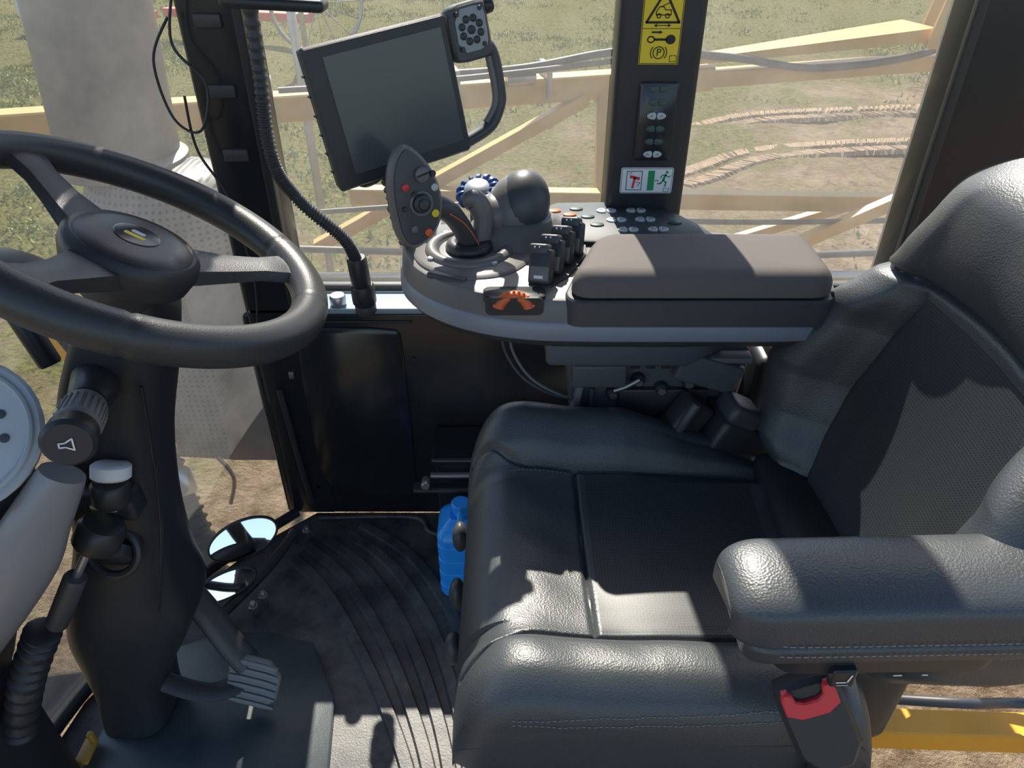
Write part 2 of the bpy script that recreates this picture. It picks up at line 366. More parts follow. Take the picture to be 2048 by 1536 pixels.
bp_+= [ln('rule_1',[(.232,1.208),(.300,1.208)],INK,.001),ln('rule_0',[(.2315,1.2985),(.3005,1.2985),(.3005,1.1495),(.2315,1.1495),(.2315,1.2985)],INK,.0012),
 ln('triangle',[(.238,1.218),(.296,1.218),(.267,1.268)],INK,.004,closed=True),
 ln('vehicle',[(.254,1.230),(.280,1.230),(.280,1.238),(.270,1.238),(.266,1.243),(.259,1.243),(.254,1.235)],INK,.0016,closed=True),
 ln('wheel_a',ell(.259,1.2285,.0035,.0035,10),INK,.0016,closed=True),ln('wheel_b',ell(.274,1.2285,.0035,.0035,10),INK,.0016,closed=True),
 ln('boom',[(.262,1.243),(.277,1.250)],INK,.0014),ln('arrows',[(.256,1.213),(.278,1.213)],INK,.0014),
 poly('arrow_l',[(.252,1.213),(.257,1.216),(.257,1.210)],INK,pf,.0017),poly('arrow_r',[(.282,1.213),(.277,1.216),(.277,1.210)],INK,pf,.0017),
 ln('key_shaft',[(.256,1.190),(.276,1.190)],INK,.004),ln('key_ring',ell(.249,1.190,.006,.005,14),INK,.002,closed=True),
 poly('key_head',ell(.284,1.190,.009,.008,16),INK,pf,.0016),ln('key_arrow',[(.250,1.202),(.264,1.202)],INK,.003),poly('key_arrowhead',[(.263,1.199),(.263,1.205),(.269,1.202)],INK,pf,.0017),
 ln('park_ring',ell(.265,1.168,.010,.010,24),INK,.0016,closed=True),ln('park_l',[ (.265+.0145*math.cos(a),1.168+.0145*math.sin(a)) for a in [math.radians(d) for d in range(140,221,10)]],INK,.0016),
 ln('park_r',[ (.265+.0145*math.cos(a),1.168+.0145*math.sin(a)) for a in [math.radians(d) for d in range(-40,41,10)]],INK,.0016),
 ln('book',[(.286,1.153),(.298,1.153),(.298,1.163),(.286,1.163)],INK,.001,closed=True)]
def text(n,s,size,loc,rot,mat):
    c=bpy.data.curves.new(n,'FONT');c.body=s;c.size=size;c.align_x='CENTER';c.align_y='CENTER';c.extrude=.0002;c.materials.append(mat)
    o=bpy.data.objects.new(n,c);sc.collection.objects.link(o);o.location=loc;o.rotation_euler=rot;return o
bp_.append(text('park_letter','P',.018,(.265,1.4465,1.168),(math.radians(90),0,0),INK))
bp_.append(slab('switch_panel',rrect(.236,.310,.972,1.118,.008),[(0,0),(.003,0),(.005,.003)],BLKG,pf,rnd=0))
for r_ in range(6):
    z=1.106-r_*.0242;lit=r_ in(2,5)
    for s in(-1,1):
        x=.273+s*.0095
        pts=[(x-s*.0085,z+.0065),(x-s*.0085,z-.0065),(x+s*.003,z-.006),(x+s*.010,z),(x+s*.003,z+.006)]
        bp_.append(slab('key_%d_%d'%(r_,s+1),pts,[(.004,0),(.0062,0),(.007,.001)],GRL if lit else GRD,pf,rnd=1))
        bp_.append(ln('keymark_%d_%d'%(r_,s+1),[(x-.003,z-.002),(x,z+.002),(x+.003,z-.002)],INK if lit else GRY,.0008,.0073))
bp_.append(slab('exit_label',rrect(.216,.320,.905,.957,.004),[(0,0),(.001,0)],WHT,pf,rnd=0))
bp_+= [ln('label_edge',[(.218,.907),(.318,.907),(.318,.955),(.218,.955)],INK,.0008,closed=True),ln('hammer_frame',[(.228,.912),(.258,.912),(.258,.950),(.228,.950)],INK,.0012,closed=True),
 ln('hammer_handle',[(.241,.917),(.244,.936)],RED,.0045),ln('hammer_head',[(.236,.939),(.252,.935)],RED,.006),ln('glass_star',[(.25,.92),(.255,.926),(.247,.928)],INK,.001),ln('glass_star_b',[(.232,.944),(.238,.948)],INK,.001),
 poly('exit_door',[(.270,.911),(.283,.911),(.283,.951),(.270,.951)],GRN,pf,.0016),ln('exit_arrow',[(.285,.931),(.291,.931)],GRN,.0022),
 poly('run_head',ell(.307,.948,.0028,.0028,12),GRN,pf,.0016),ln('run_body',[(.305,.943),(.301,.933)],GRN,.0042),
 ln('run_leg1',[(.301,.932),(.307,.927),(.305,.919)],GRN,.0026),ln('run_leg2',[(.301,.932),(.296,.925),(.290,.925)],GRN,.0026),
 ln('run_arm1',[(.305,.942),(.311,.938),(.315,.941)],GRN,.0018),ln('run_arm2',[(.305,.942),(.298,.942),(.295,.936)],GRN,.0018),
 ln('label_box',[(.303,.909),(.314,.909),(.314,.915),(.303,.915)],INK,.0008,closed=True)]
group('pillar_middle',(.268,1.49,1.35),bp_)
cp=[box('post',(.915,1.50,1.05),(.20,.10,2.1),BLKG,.015),box('inner_edge',(.825,1.455,1.3),(.02,.02,1.4),BLK,.004)]
group('pillar_rear',(.915,1.5,1.05),cp)
def pane(n,a,b,z0,z1):
    vs=[(a[0],a[1],z0),(b[0],b[1],z0),(b[0],b[1],z1),(a[0],a[1],z1)]
    return mesh(n,vs,[(0,1,2,3)],GLS,False)
pane('window_1',(-.475,1.53),(.19,1.53),.655,2.1)
pane('window_2',(.346,1.53),(.815,1.53),.655,2.1)
pane('window_4',(1.015,1.53),(1.6,1.5),.655,2.1)
WS=cat([(-.60,1.47,0),(-.69,1.37,0),(-.81,1.19,0),(-.93,.90,0),(-.99,.5,0)],8)
vs=[];fs=[]
for p in WS: vs+= [(p.x,p.y,.0),(p.x,p.y,2.1)]
for i in range(len(WS)-1): fs.append((2*i,2*i+2,2*i+3,2*i+1))
mesh('window_3',vs,fs,GLS)
sweep('trim_2',[(-.58,1.45,.012),(-.68,1.34,.012),(-.79,1.18,.012),(-.91,.9,.012),(-.97,.5,.012)],.014,BLK)
group('windscreen_wiper',(-1.0,1.3,1.0),[sweep('arm',[(-1.01,1.17,1.3),(-.955,1.18,1.15),(-.93,1.18,1.03),(-.89,1.19,.85),(-.84,1.22,.62)],.006,BLK),
   sweep('blade',[(-1.03,1.16,1.3),(-1.0,1.17,1.1),(-.97,1.17,1.0)],.005,BLK)])
box('sun_visor',(-.39,1.36,1.262),(.17,.05,.02),BLK,.008,rot=(0,3,0))
# ------------------------------------------------------------------ conduit on pillar
group('wiring_conduit',(-.43,1.42,1.0),[
 sweep('corrugated_tube',[(-.447,1.42,1.9),(-.450,1.42,1.25),(-.462,1.42,1.0),(-.425,1.42,.905),(-.345,1.42,.82),(-.325,1.42,.77)],corr(.0122,.0014,95),DRK,sub=80),
 rod('connector',(-.325,1.425,.775),(-.322,1.43,.70),.021,BLK),rod('collar',(-.322,1.43,.71),(-.321,1.435,.66),.026,BLK),rod('collar_ring',(-.321,1.435,.665),(-.321,1.437,.637),.023,DRK),rod('gland',(-.39,1.475,.66),(-.39,1.475,.636),.018,SIL)])
group('loose_cable',(-.6,1.4,1.1),[sweep('cable',[(-.60,1.43,1.23),(-.64,1.42,1.16),(-.63,1.42,1.06),(-.58,1.41,1.04),(-.555,1.42,1.12),(-.60,1.42,1.19),(-.57,1.43,1.3)],.0025,BLK),
 sweep('cable_tail',[(-.60,1.42,1.1),(-.60,1.42,1.0),(-.56,1.42,.9),(-.55,1.43,.72),(-.57,1.44,.6)],.0025,BLK)])
# ------------------------------------------------------------------ boom / frame outside
bm=[beam('upper_chord',(-2.2,2.18,.78),(.75,3.0,.78),.09,.085,YBM),
 beam('upper_chord_ext',(.7,2.99,.775),(1.9,3.33,.775),.07,.06,YBM),
 beam('lower_chord',(-.6,2.68,.435),(1.9,2.7,.39),.06,.06,YBM),
 beam('post_a',(.345,2.87,.78),(.345,2.75,.40),.06,.06,YBM),
 beam('diagonal_a',(.27,2.82,.745),(-.75,2.65,.24),.05,.045,YBM),
 beam('diagonal_b',(1.55,2.6,.52),(.85,2.6,.16),.045,.045,YBM),
 beam('diagonal_c',(1.35,2.9,.30),(.85,2.9,.13),.04,.035,YBM),
 beam('base_rail',(-.9,2.3,.20),(2.2,2.3,.20),.05,.04,YBM),
 sweep('pipe_a',[(-.8,2.25,.31),(.6,2.27,.30),(1.8,2.25,.33)],.018,MET),
 sweep('pipe_b',[(-.8,2.35,.37),(.6,2.3,.36),(1.8,2.33,.39)],.012,DRK),
 sweep('hose_c',[(-.8,2.2,.25),(.3,2.2,.27),(1.8,2.2,.24)],.014,BLK),
 sweep('hose_a',[(-.55,2.6,.86),(.0,2.75,.86),(.4,2.85,.90),(.8,2.95,.86),(1.2,3.05,.80),(1.7,3.2,.84),(1.85,3.25,.98)],.014,BLK),
 sweep('hose_b',[(-.75,2.5,.85),(-.2,2.65,.85),(.4,2.85,.87)],.010,DRK),
 sweep('hose_d',[(-.7,2.6,.40),(-.2,2.62,.42),(.2,2.62,.38),(.8,2.6,.36),(1.6,2.6,.37)],.010,BLK),
 rod('hose_joint',(-.02,2.74,.83),(.08,2.77,.83),.025,MET),
 box('valve_block',(-.33,2.55,.33),(.16,.08,.10),DRK,.01),box('valve_block_b',(.05,2.5,.30),(.12,.08,.07),MET,.01),
 beam('tie_left',(-1.25,2.1,.5),(-1.3,2.0,-.1),.07,.07,ORY),
 beam('strut_left',(-1.55,1.95,.45),(-1.2,1.95,.0),.06,.06,ORY)]
arm=[]
for (x,y,z,wd,h) in[(.62,2.95,.845,.03,.02),(1.62,3.25,.90,.10,.05)]:
    t=V((1,.29,0)).normalized();s=V((-t.y,t.x,0));c=V((x,y,z));arm.append([c-s*wd-V((0,0,h/2)),c+s*wd-V((0,0,h/2)),c+s*wd+V((0,0,h/2)),c-s*wd+V((0,0,h/2))])
bm.append(loft('tapered_arm',arm,YBM,smooth=False))
bm.append(slab('end_bracket',[(0,0),(.16,-.02),(.15,.10),(.03,.17)],[(0,0),(.012,0)],YBM,frame((1.60,3.12,.86),(1,.1,0),(0,0,1)),rnd=0))
bm.append(slab('end_bracket_b',[(0,0),(.16,-.02),(.15,.10),(.03,.17)],[(0,0),(.012,0)],YBM,frame((1.66,3.32,.87),(1,.1,0),(0,0,1)),rnd=0))
bm.append(sweep('bracket_hook',[(1.72,3.2,.96),(1.80,3.2,1.06),(1.9,3.22,1.07),(1.92,3.22,.98)],.008,MET))
for x in(-1.4,-.8,-.2,.12): bm.append(box('clamp_%d'%int(x*10+20),(x,2.18+.278*(x+2.2),.81),(.02,.11,.12),MET,.003,rot=(0,0,15)))
group('boom_frame',(0,2.7,.6),bm)
ex=[rod('stack',(-.99,2.0,1.6),(-1.045,1.98,.80),.14,PIP,40,r2=.15),
 loft('flange',[[V((-1.04+math.cos(a)*r,1.97+math.sin(a)*r,z)) for a in [k*math.pi/20 for k in range(40)]] for r,z in((.15,.82),(.17,.81),(.17,.79),(.15,.78))],PIP),
 loft('shield_body',[[V((-.93+cx+math.cos(a)*r,1.93+math.sin(a)*r*.8,z)) for a in [k*math.pi/20 for k in range(40)]] for r,z,cx in((.08,.80,.02),(.17,.78,0),(.22,.72,0),(.235,.6,0),(.235,.1,0))],PERF)]
group('exhaust_stack',(-1.0,1.98,.8),ex)
group('heat_shield',(-.85,1.72,.2),[box('perforated_box',(-.86,1.66,.23),(.15,.10,.34),PERF,.01,rot=(0,4,0)),box('back_panel',(-.72,1.72,.3),(.26,.02,.66),M('dull_panel',(.14,.145,.155),.4,var=.5,vscale=6,dust_haze=.5),.004),
 sweep('bracket_rod',[(-.83,1.6,.08),(-.80,1.6,.0),(-.83,1.6,-.1)],.006,MET)])
group('intake_hose',(-.9,1.4,0),[sweep('corrugated_hose',[(-1.0,1.6,.18),(-.93,1.5,.06),(-.87,1.42,-.06),(-.82,1.36,-.25)],corr(.055,.004,18),DRK,sub=30,seg=24),
 rod('clamp_band',(-.945,1.52,.09),(-.915,1.475,.03),.065,SIL,28)])
group('rear_frame',(1.2,.9,-.1),[beam('rail',(.76,.91,-.11),(1.9,.87,-.11),.06,.065,ORY),box('grey_bracket',(1.25,.86,-.05),(.26,.06,.02),DRK,.005),
  sweep('hose',[(.7,.85,.1),(.85,.80,.16),(1.0,.85,.08),(1.2,.82,.12)],.010,DRK),sweep('hose_b',[(.7,1.0,.15),(.95,1.05,.05),(1.3,1.0,.10)],.012,DRK),rod('joint',(1.0,.95,.02),(1.08,.95,.04),.025,MET)])
RC=V((-3.30,14,-.50))
im=[torus('rim',RC,(.75,.4,0),(0,0,1),.78,.035,MET,48,8),torus('hub_ring',RC,(.75,.4,0),(0,0,1),.12,.04,MET,20,8)]
fi=frame(RC,(.75,.4,0),(0,0,1))
for k in range(16):
    a=k*math.pi/8;im.append(rod('spoke_%d'%k,fi(.1*math.cos(a),.1*math.sin(a)),fi(.78*math.cos(a),.78*math.sin(a)),.012,MET,6))
RP=M('red_paint',(.6,.06,.03),.5)
im+= [beam('red_bar',(-7.2,17.2,-1.10),(-3.9,15.9,-1.02),.25,.16,RP),beam('red_bar_b',(-9.5,17.2,-1.15),(-7.4,17.1,-1.15),.16,.14,RP),rod('leg',(-6.6,17.0,-1.0),(-6.6,17.0,-1.6),.06,MET),rod('leg_b',(-3.9,15.2,.4),(-3.9,15.2,-1.6),.05,MET),beam('pale_box',(-10.5,18,-1.2),(-8.6,18,-1.2),1,.7,GRL)]
group('hay_rake',(-5,16,-.6),im)
rod('stand_pole',(-1.45,5.4,1.2),(-1.45,5.4,GZ),.03,MET)
# ------------------------------------------------------------------ floor mat
def gpt(G,t):
    P=cat([(a,b,0) for a,b in G],10);i=t*(len(P)-1);k=int(min(i,len(P)-2));return P[k].lerp(P[k+1],i-k)
G0=[(-.56,1.30),(-.46,1.20),(-.35,1.04),(-.25,.86),(-.185,.70),(-.15,.50)];G1=[(-.40,1.41),(-.255,1.30),(-.14,1.12),(-.075,.92),(-.04,.72),(-.02,.50)]
mt=[]
for k in range(5):
    f=k/4
    path=[gpt(G0,t/14).lerp(gpt(G1,t/14),f) for t in range(15)]
    loops=[]
    P=cat(path,4)
    for i,p in enumerate(P):
        t=(P[min(i+1,len(P)-1)]-P[max(0,i-1)]).normalized();s=V((t.y,-t.x,0))
        loops.append([p-s*.0155,p-s*.0115+V((0,0,.010)),p+s*.0115+V((0,0,.010)),p+s*.0155])
    mt.append(loft('ridge_%d'%k,loops,RUB))
mt.append(sweep('edge_lip',[(-.52,1.435,.006),(-.3,1.44,.006),(-.24,1.425,.006),(-.21,1.38,.006),(-.1,1.36,.006)],.006,RUB))
group('floor_mat',(-.3,1,0),mt)
slab('pedal_plate',[(-.86,.60),(-.33,.53),(-.385,1.02),(-.62,1.08),(-.80,1.0)],[(0,0),(.016,0),(.019,.004)],M('plate_dark_teal',(.045,.065,.075),.42,var=.3,vscale=7,bump=.3,bscale=300,dust_haze=.2),rnd=1)
group('pedal_bracket',(-.83,.80,.03),[box('plate',(-.83,.78,.028),(.025,.05,.012),YBM,.003),box('lug',(-.825,.80,.045),(.012,.012,.024),YBM,.003)])
# ------------------------------------------------------------------ seat
YC=.83
CL=[]
def cushion():
    prof=[(-.262,.36),(-.292,.42),(-.302,.50),(-.292,.555),(-.255,.588),(-.205,.582),(-.172,.552),(-.12,.543),(-.06,.538),(0,.536),(.06,.538),(.12,.544),(.172,.558),(.20,.600),(.245,.632),(.288,.610),(.306,.53),(.300,.42),(.268,.36)]
    pc=cat([(a,b,0) for a,b in prof],20)
    X0,X1=-.085,.49;NX=220;loops=CL
    for i in range(NX+1):
        s=i/NX;x=X0+(X1-X0)*s**1.12
        d=max(0,(X0+.085-x)/.085);fz=math.sqrt(max(0,1-d**2.6));dd=max(0,(X0+.06-x)/.06);fy=1-.10*dd**2.5
        dr=max(0,(x-(X1-.05))/.05);fr_=math.sqrt(max(0.05,1-dr**2.5))
        l=[]
        for q in pc:
            y,z=q.x,q.y
            far=y>0
            k=max(0,(x-.20)/.3)
            if abs(y)>.15: z-= (.11 if far else .03)*k*min(1,(abs(y)-.15)/.08)*(z>.5)
            if z>.5 and abs(y)>.15: z-=.020*math.exp(-((x+.085)/.05)**2)
            z+=.014*math.exp(-((x-.02)/.07)**2)*(z>.53)
            if abs(y)<.17 and z>.5: z+=.010*math.sin(min(1,max(0,(x-.115)/.3))*math.pi)*(1-(abs(y)/.17)**2)
            if z>.5:
                ys=.175+.05*max(0,min(1,(.03-x)/.10))**1.5
                z-=.013*math.exp(-((abs(y)-ys)/.0042)**2)*(x>X0+.012)
                xs=.115-.02*y
                if abs(y)<.175: z-=.009*math.exp(-((x-xs)/.0038)**2)
                z+=.0012*math.sin(x*55+y*25)*math.exp(-((abs(y)-.22)/.05)**2)
                if abs(y)<.17: z+=.0010*math.sin(y*70+x*30)*math.exp(-((x-.04)/.06)**2)
            zz=.36+(z-.36)*(.30+.70*fz*fr_ if z>.40 else 1)
            l.append(V((x,YC+y*fy,zz)))
        loops.append(l)
    def mf(i,j):
        x=loops[i][j].x;y=loops[i][j].y-YC;z=loops[i][j].z
        return 1 if(x>.128 and abs(y)<.168 and z>.45 and x<.42) else 0
    return loft('cushion',loops,[LEA,LEAP],mifn=mf)
def surfpath(jf,i0,i1,off):
    out=[]
    for i in range(i0,i1,3):
        l=CL[i];j=jf(l);out.append(l[j]+V(off))
    return out
def backrest():
    loops=[];H=240
    for i in range(H+1):
        s=i/H;z=.535+.605*s
        xs=.50+.15*s+.02*math.sin(s*math.pi)
        half=lin([0,.07,.2,.32,.5,.62,.72,.85,1],[.19,.26,.31,.327,.305,.265,.235,.210,.165],s)
        bol=lin([0,.12,.35,.55,.68,1],[.03,.075,.11,.08,.03,0],s)
        e=1.0
        if s>.90: e=math.sqrt(max(.02,1-((s-.90)/.10)**2))
        if s<.08: e=math.sqrt(max(.08,1-((.08-s)/.08)**2))
        th=.13-.03*s
        pr=[(-.9,th),(-1.0,th*.6),(-1.01,.0),(-.985,-bol*.7),(-.88,-bol),(-.72,-bol*.80),(-.58,-bol*.12),(-.3,.004),(0,.008),(.3,.004),(.58,-bol*.12),(.72,-bol*.80),(.88,-bol),(.985,-bol*.7),(1.01,0),(1.0,th*.6),(.9,th)]
        pr=cat([(a,b,0) for a,b in pr],14)
        l=[]
        for q in pr:
            y=q.x*half*(.72+.28*e);x=q.y
            if x<th*.4:
                if s<.66: x+=.010*math.exp(-((abs(q.x)-.565)/.020)**2)*min(1,max(0,(.66-s)/.05))
                zc=.655+.03*(1-min(1,abs(q.x))**2)
                x+=.014*math.exp(-((s-zc)/.010)**2)
                if s>zc: x-=.034*max(0,math.sin(min(1,(s-zc)/.34)*math.pi))**.55*(1-min(1,abs(q.x))**4)
            l.append(V((xs+th*.5+(x-th*.5)*e,YC+y,z)))
        loops.append(l)
    def mf(i,j):
        s=i/H;u=(j/14.0)
        return 1 if(s<.64 and 6.2<u<9.8) else 0
    return loft('backrest',loops,[LEA,LEAB],mifn=mf)
st=[cushion(),backrest()]
st.append(box('pan',(.20,.83,.35),(.48,.50,.07),BLK,.02))
st.append(box('recliner',(.50,.83,.47),(.12,.46,.20),BLK,.03))
lp=[]
for i in range(13):
    z=.02+.30*i/12;k=.018*(i%2);P=chaikin([V((.03+k,.64+k)),V((.43-k,.64+k)),V((.43-k,1.02-k)),V((.03+k,1.02-k))],2)
    lp.append([V((p.x,p.y,z)) for p in P])
st.append(loft('suspension_bellows',lp,RUB))
st.append(box('foot_plate',(.23,.83,.012),(.46,.44,.024),BLK,.006))
for i,(y,z) in enumerate([(1.06,.33),(.94,.30),(.82,.30)]):
    st.append(rod('adjust_arm_%d'%i,(.0,y,z+.01),(-.09,y,z),.012,BLK));st.append(ellipsoid('adjust_knob_%d'%i,(-.105,y,z),(.016,.026,.035),DRK))
def near_at(zt):
    def f(l):
        h=[(abs(p.z-zt),j) for j,p in enumerate(l) if p.y<YC-.24 ]
        return min(h)[1] if h else 0
    return f
def at_y(yt):
    def f(l):
        h=[(abs((p.y-YC)-yt),j) for j,p in enumerate(l) if p.z>.40]
        return min(h)[1] if h else 0
    return f
st.append(stitches('stitch_near_0',surfpath(near_at(.552),40,205,(0,-.0006,.0006)),STI,sm=0))
st.append(stitches('stitch_near_1',surfpath(near_at(.540),40,205,(0,-.0007,.0004)),STI,sm=0))
st.append(stitches('stitch_far_seam',surfpath(at_y(.166),38,88,(0,0,.0004)),STI,sm=0,r=.0005))
st.append(stitches('stitch_near_seam',surfpath(at_y(-.166),38,88,(0,0,.0004)),STI,sm=0,r=.0005))
st.append(box('side_valance',(.22,.548,.31),(.42,.03,.12),BLK,.012))
st.append(ln('valance_icon',[(.28,.335),(.292,.322),(.305,.328)],WHT,.003,.001,f=frame((0.04,.531,.0),(1,0,0),(0,0,1))))
group('driver_seat',(.2,.83,.4),st)
fa=frame((.225,.525,.80),(1,0,.03),(0,1,0))
def armrest():
    secs=[];n=80
    prof=[(-.050,-.045),(-.058,-.02),(-.058,.015),(-.050,.038),(-.02,.048),(.02,.048),(.050,.038),(.058,.015),(.056,-.03),(.04,-.05),(-.03,-.05)]
    pc=cat([(a,b,0) for a,b in prof],14,True)
    for i in range(n+1):
        x=.62*(i/n)**1.7
        e=math.sqrt(max(.03,1-max(0,(.05-x)/.05)**2.2));
        l=[]
        for q in pc:
            y,z=q.x,q.y
            g=1-.07*math.exp(-((z+.012)/.0028)**2)
            l.append(fa(x+.02*(z<-.015)*(1-e),y*(.55+.45*e)*g,z*(.50+.50*e)))
        secs.append(l)
    return loft('pad',secs,LEA)
ar=[armrest()]
ar.append(stitches('stitch_top',[fa(.050,-.0590,-.003),fa(.09,-.0606,-.003),fa(.3,-.0606,-.003),fa(.6,-.0606,-.003)],STI,r=.0007))
ar.append(stitches('stitch_low',[fa(.050,-.0582,-.021),fa(.09,-.0595,-.021),fa(.3,-.0595,-.021),fa(.6,-.0595,-.021)],STI,r=.0007))
ar.append(slab('under_shell',rrect(.05,.30,-.052,.045,.03),[(-.080,.02),(-.070,.006),(-.04,0)],BLK,fa,rnd=0))
ff=frame(fa(0,-.053,0),(1,0,.03),(0,0,1))
ar.append(slab('adjust_switch',rrect(.112,.138,-.078,-.050,.003),[(-.004,0),(.003,0),(.005,.002)],BLKG,ff,rnd=0))
ar.append(ln('seat_icon',[(.118,-.068),(.129,-.068),(.132,-.056)],WHT,.0022,.0056,f=ff));ar.append(ln('seat_icon_b',[(.119,-.073),(.131,-.073)],WHT,.001,.0056,f=ff))
ar.append(ln('icon_c',[(.175,-.056),(.183,-.056)],WHT,.002,.0062,f=ff));ar.append(ln('icon_d',[(.205,-.056),(.21,-.056)],WHT,.002,.0062,f=ff))
ar.append(beam('pivot_arm',(.72,.545,.745),(.70,.70,.62),.04,.07,BLK))
group('armrest_padded',(.5,.52,.8),ar)
fb=frame((.345,.490,.655),(.84,.05,.36),(-.32,.42,.80))
group('seat_belt_buckle',(.35,.49,.65),[slab('housing',[(-.034,-.085),(.040,-.085),(.040,.02),(.032,.034),(-.032,.034),(-.038,.02)],[(-.028,.006),(-.02,0),(0,0),(.006,.006)],BLK,fb,rnd=1),
  slab('red_button',[(-.031,-.006),(.031,-.006),(.031,.030),(.018,.030),(.015,.014),(-.015,.014),(-.018,.030),(-.031,.030)],[(.0,0),(.012,0),(.014,.002)],RED,fb,rnd=1),
  slab('slot',[(-.014,.016),(.014,.016),(.016,.029),(-.016,.029)],[(.004,0),(.0075,0)],BLKG,fb,rnd=0),
  sweep('stalk',[(.38,.50,.58),(.41,.52,.44),(.42,.54,.34)],.014,BLK)])
# ------------------------------------------------------------------ right console
CO=[(-.215,1.31),(-.190,1.20),(-.10,1.115),(.013,1.075),(.14,1.070),(.3,1.070),(.50,1.070),(.56,1.09),(.56,1.34),(.30,1.38),(.0,1.41),(-.14,1.41),(-.21,1.38)]
cs=[slab('lower_shell',CO,[(.765,.03),(.772,.01),(.790,0)],DRK),
 slab('trim_band',CO,[(.789,-.003),(.792,-.005),(.820,-.003),(.823,.0)],TRM),
 slab('upper_body',CO,[(.822,0),(.850,.004),(.860,.009),(.864,.02)],GRY)]
cs.append(slab('storage_bin',rrect(.082,.535,1.064,1.255,.035,8,sk=.30),[(.822,-.004),(.866,-.003),(.869,.0)],DRK,rnd=0))
cs.append(slab('armrest_pad',rrect(.088,.525,1.066,1.245,.040,10,sk=.35),[(.871,.004),(.874,-.002),(.890,-.001),(.900,.003),(.908,.009),(.9125,.016),(.9145,.024)],FAB,rnd=0,fill=.002))
cs.append(torus('socket_ring',(-.078,1.262,.868),(1,0,0),(0,1,0),.070,.012,GRY,48,12))
cs.append(loft('socket_cup',[[V((-.078+math.cos(a)*r,1.262+math.sin(a)*r,z)) for a in [k*math.pi/20 for k in range(40)]] for r,z in((.070,.866),(.066,.872),(.060,.874),(.050,.866),(.02,.864))],DRK))
for k in range(4):
    a=math.radians(35+90*k);cs.append(rod('screw_%d'%k,(-.078+.081*math.cos(a),1.262+.081*math.sin(a),.868),(-.078+.081*math.cos(a),1.262+.081*math.sin(a),.8745),.0065,SIL,10))
cs.append(slab('raised_frame',[(-.19,1.28),(-.17,1.20),(-.10,1.145),(-.02,1.15),(.03,1.2),(.05,1.28),(.03,1.38),(-.06,1.395),(-.16,1.37)],[(.858,0),(.866,.002),(.870,.008)],GRY))
cs.append(box('nose_insert',(-.11,1.165,.862),(.075,.03,.012),DRK,.005,rot=(0,0,-25)))
cs.append(loft('mound',[[V((.012+cx+math.cos(a)*r*1.1,1.33+math.sin(a)*r*.85,z)) for a in [k*math.pi/20 for k in range(40)]] for r,z,cx in((.108,.862,.01),(.100,.872,.006),(.082,.890,.0),(.064,.903,.0),(.06,.906,.0))],GRY))
cs.append(torus('silver_ring',(.010,1.335,.898),(1,0,.1),(0,1,.1),.057,.008,TRM,48,10))
cs.append(ellipsoid('palm_dome',(.008,1.335,.912),(.058,.054,.070),GRY,rot=(-12,10,0)))
cs.append(ellipsoid('palm_dome_cap',(.018,1.336,.924),(.053,.0545,.066),DRK,rot=(-12,14,0)))
cs.append(ellipsoid('palm_dome_side',(-.030,1.325,.912),(.034,.044,.038),GRY,rot=(0,-18,0)))
cs.append(rod('dome_dial',(-.040,1.300,.897),(-.046,1.288,.899),.010,DRK))
cs.append(torus('blue_wheel',(-.065,1.40,.925),(1,0,.2),(0,1,.4),.032,.011,BLU2,96,10,rf=lambda a:.011+.003*(1 if math.sin(a*14)>0 else -1)))
cs.append(ellipsoid('blue_wheel_cap',(-.065,1.40,.930),(.029,.029,.015),SIL,rot=(20,0,0)));cs.append(rod('blue_wheel_stem',(-.065,1.40,.92),(-.065,1.395,.86),.018,DRK))
cs.append(slab('lever_well',[(.025,1.13),(.08,1.115),(.155,1.28),(.09,1.31)],[(.862,0),(.868,.002)],BLK,rnd=1))
for k in range(4):
    x=.050+.020*k;y=1.145+.038*k
    cs.append(box('lever_%d'%k,(x,y,.890),(.040,.024,.060),BLK,.005,rot=(-24,-6,-22)))
    cs.append(box('lever_cap_%d'%k,(x-.002,y+.010,.918),(.034,.026,.018),DRK,.005,rot=(-24,-6,-22)))
    cs.append(box('lever_face_%d'%k,(x-.004,y-.013,.884),(.034,.008,.026),GRY,.003,rot=(-24,-6,-22)))
    cs.append(box('lever_mark_%d'%k,(x-.006,y-.0185,.880),(.016,.001,.005),WHT,0,rot=(-24,-6,-22)))
    for j in range(3): cs.append(ellipsoid('lever_dot_%d_%d'%(k,j),(x-.012+.008*j,y+.0,.926),(.0018,.0018,.0018),GRL,seg=8))
cs.append(slab('thumb_recess',rrect(-.048,.056,1.080,1.118,.012),[(.855,0),(.8665,0),(.868,.002)],BLK,rnd=0))
cs.append(slab('thumb_recess_side',rrect(-.044,.052,.836,.868,.010),[(-.003,0),(.003,0)],BLK,frame((0,1.078,0),(1,0,0),(0,0,1)),rnd=0))
tc_=(.003,1.0735,.842);tf=frame(tc_,(1,0,0),(0,.42,.91))
cs.append(torus('thumb_wheel',tc_,(1,0,0),(0,.42,.91),.0265,.0095,ORG,48,14,a0=math.radians(14),a1=math.radians(166)))
for k in range(11):
    a=math.radians(20+14*k);cs.append(rod('thumb_rib_%d'%k,tf(.0345*math.cos(a),.0345*math.sin(a),-.0065),tf(.0345*math.cos(a),.0345*math.sin(a),.0065),.0024,ORG,8))
KP=[(.035,1.475),(.27,1.485),(.30,1.47),(.385,1.33),(.37,1.29),(.12,1.28),(.06,1.32)]
cs.append(slab('key_plate',KP,[(.845,.01),(.866,.003),(.872,0),(.874,.003)],M('key_plate_blue_grey',(.035,.05,.06),.55),rnd=1))
kf=frame((0,0,.8745),(1,0,0),(0,1,0))
n_=0
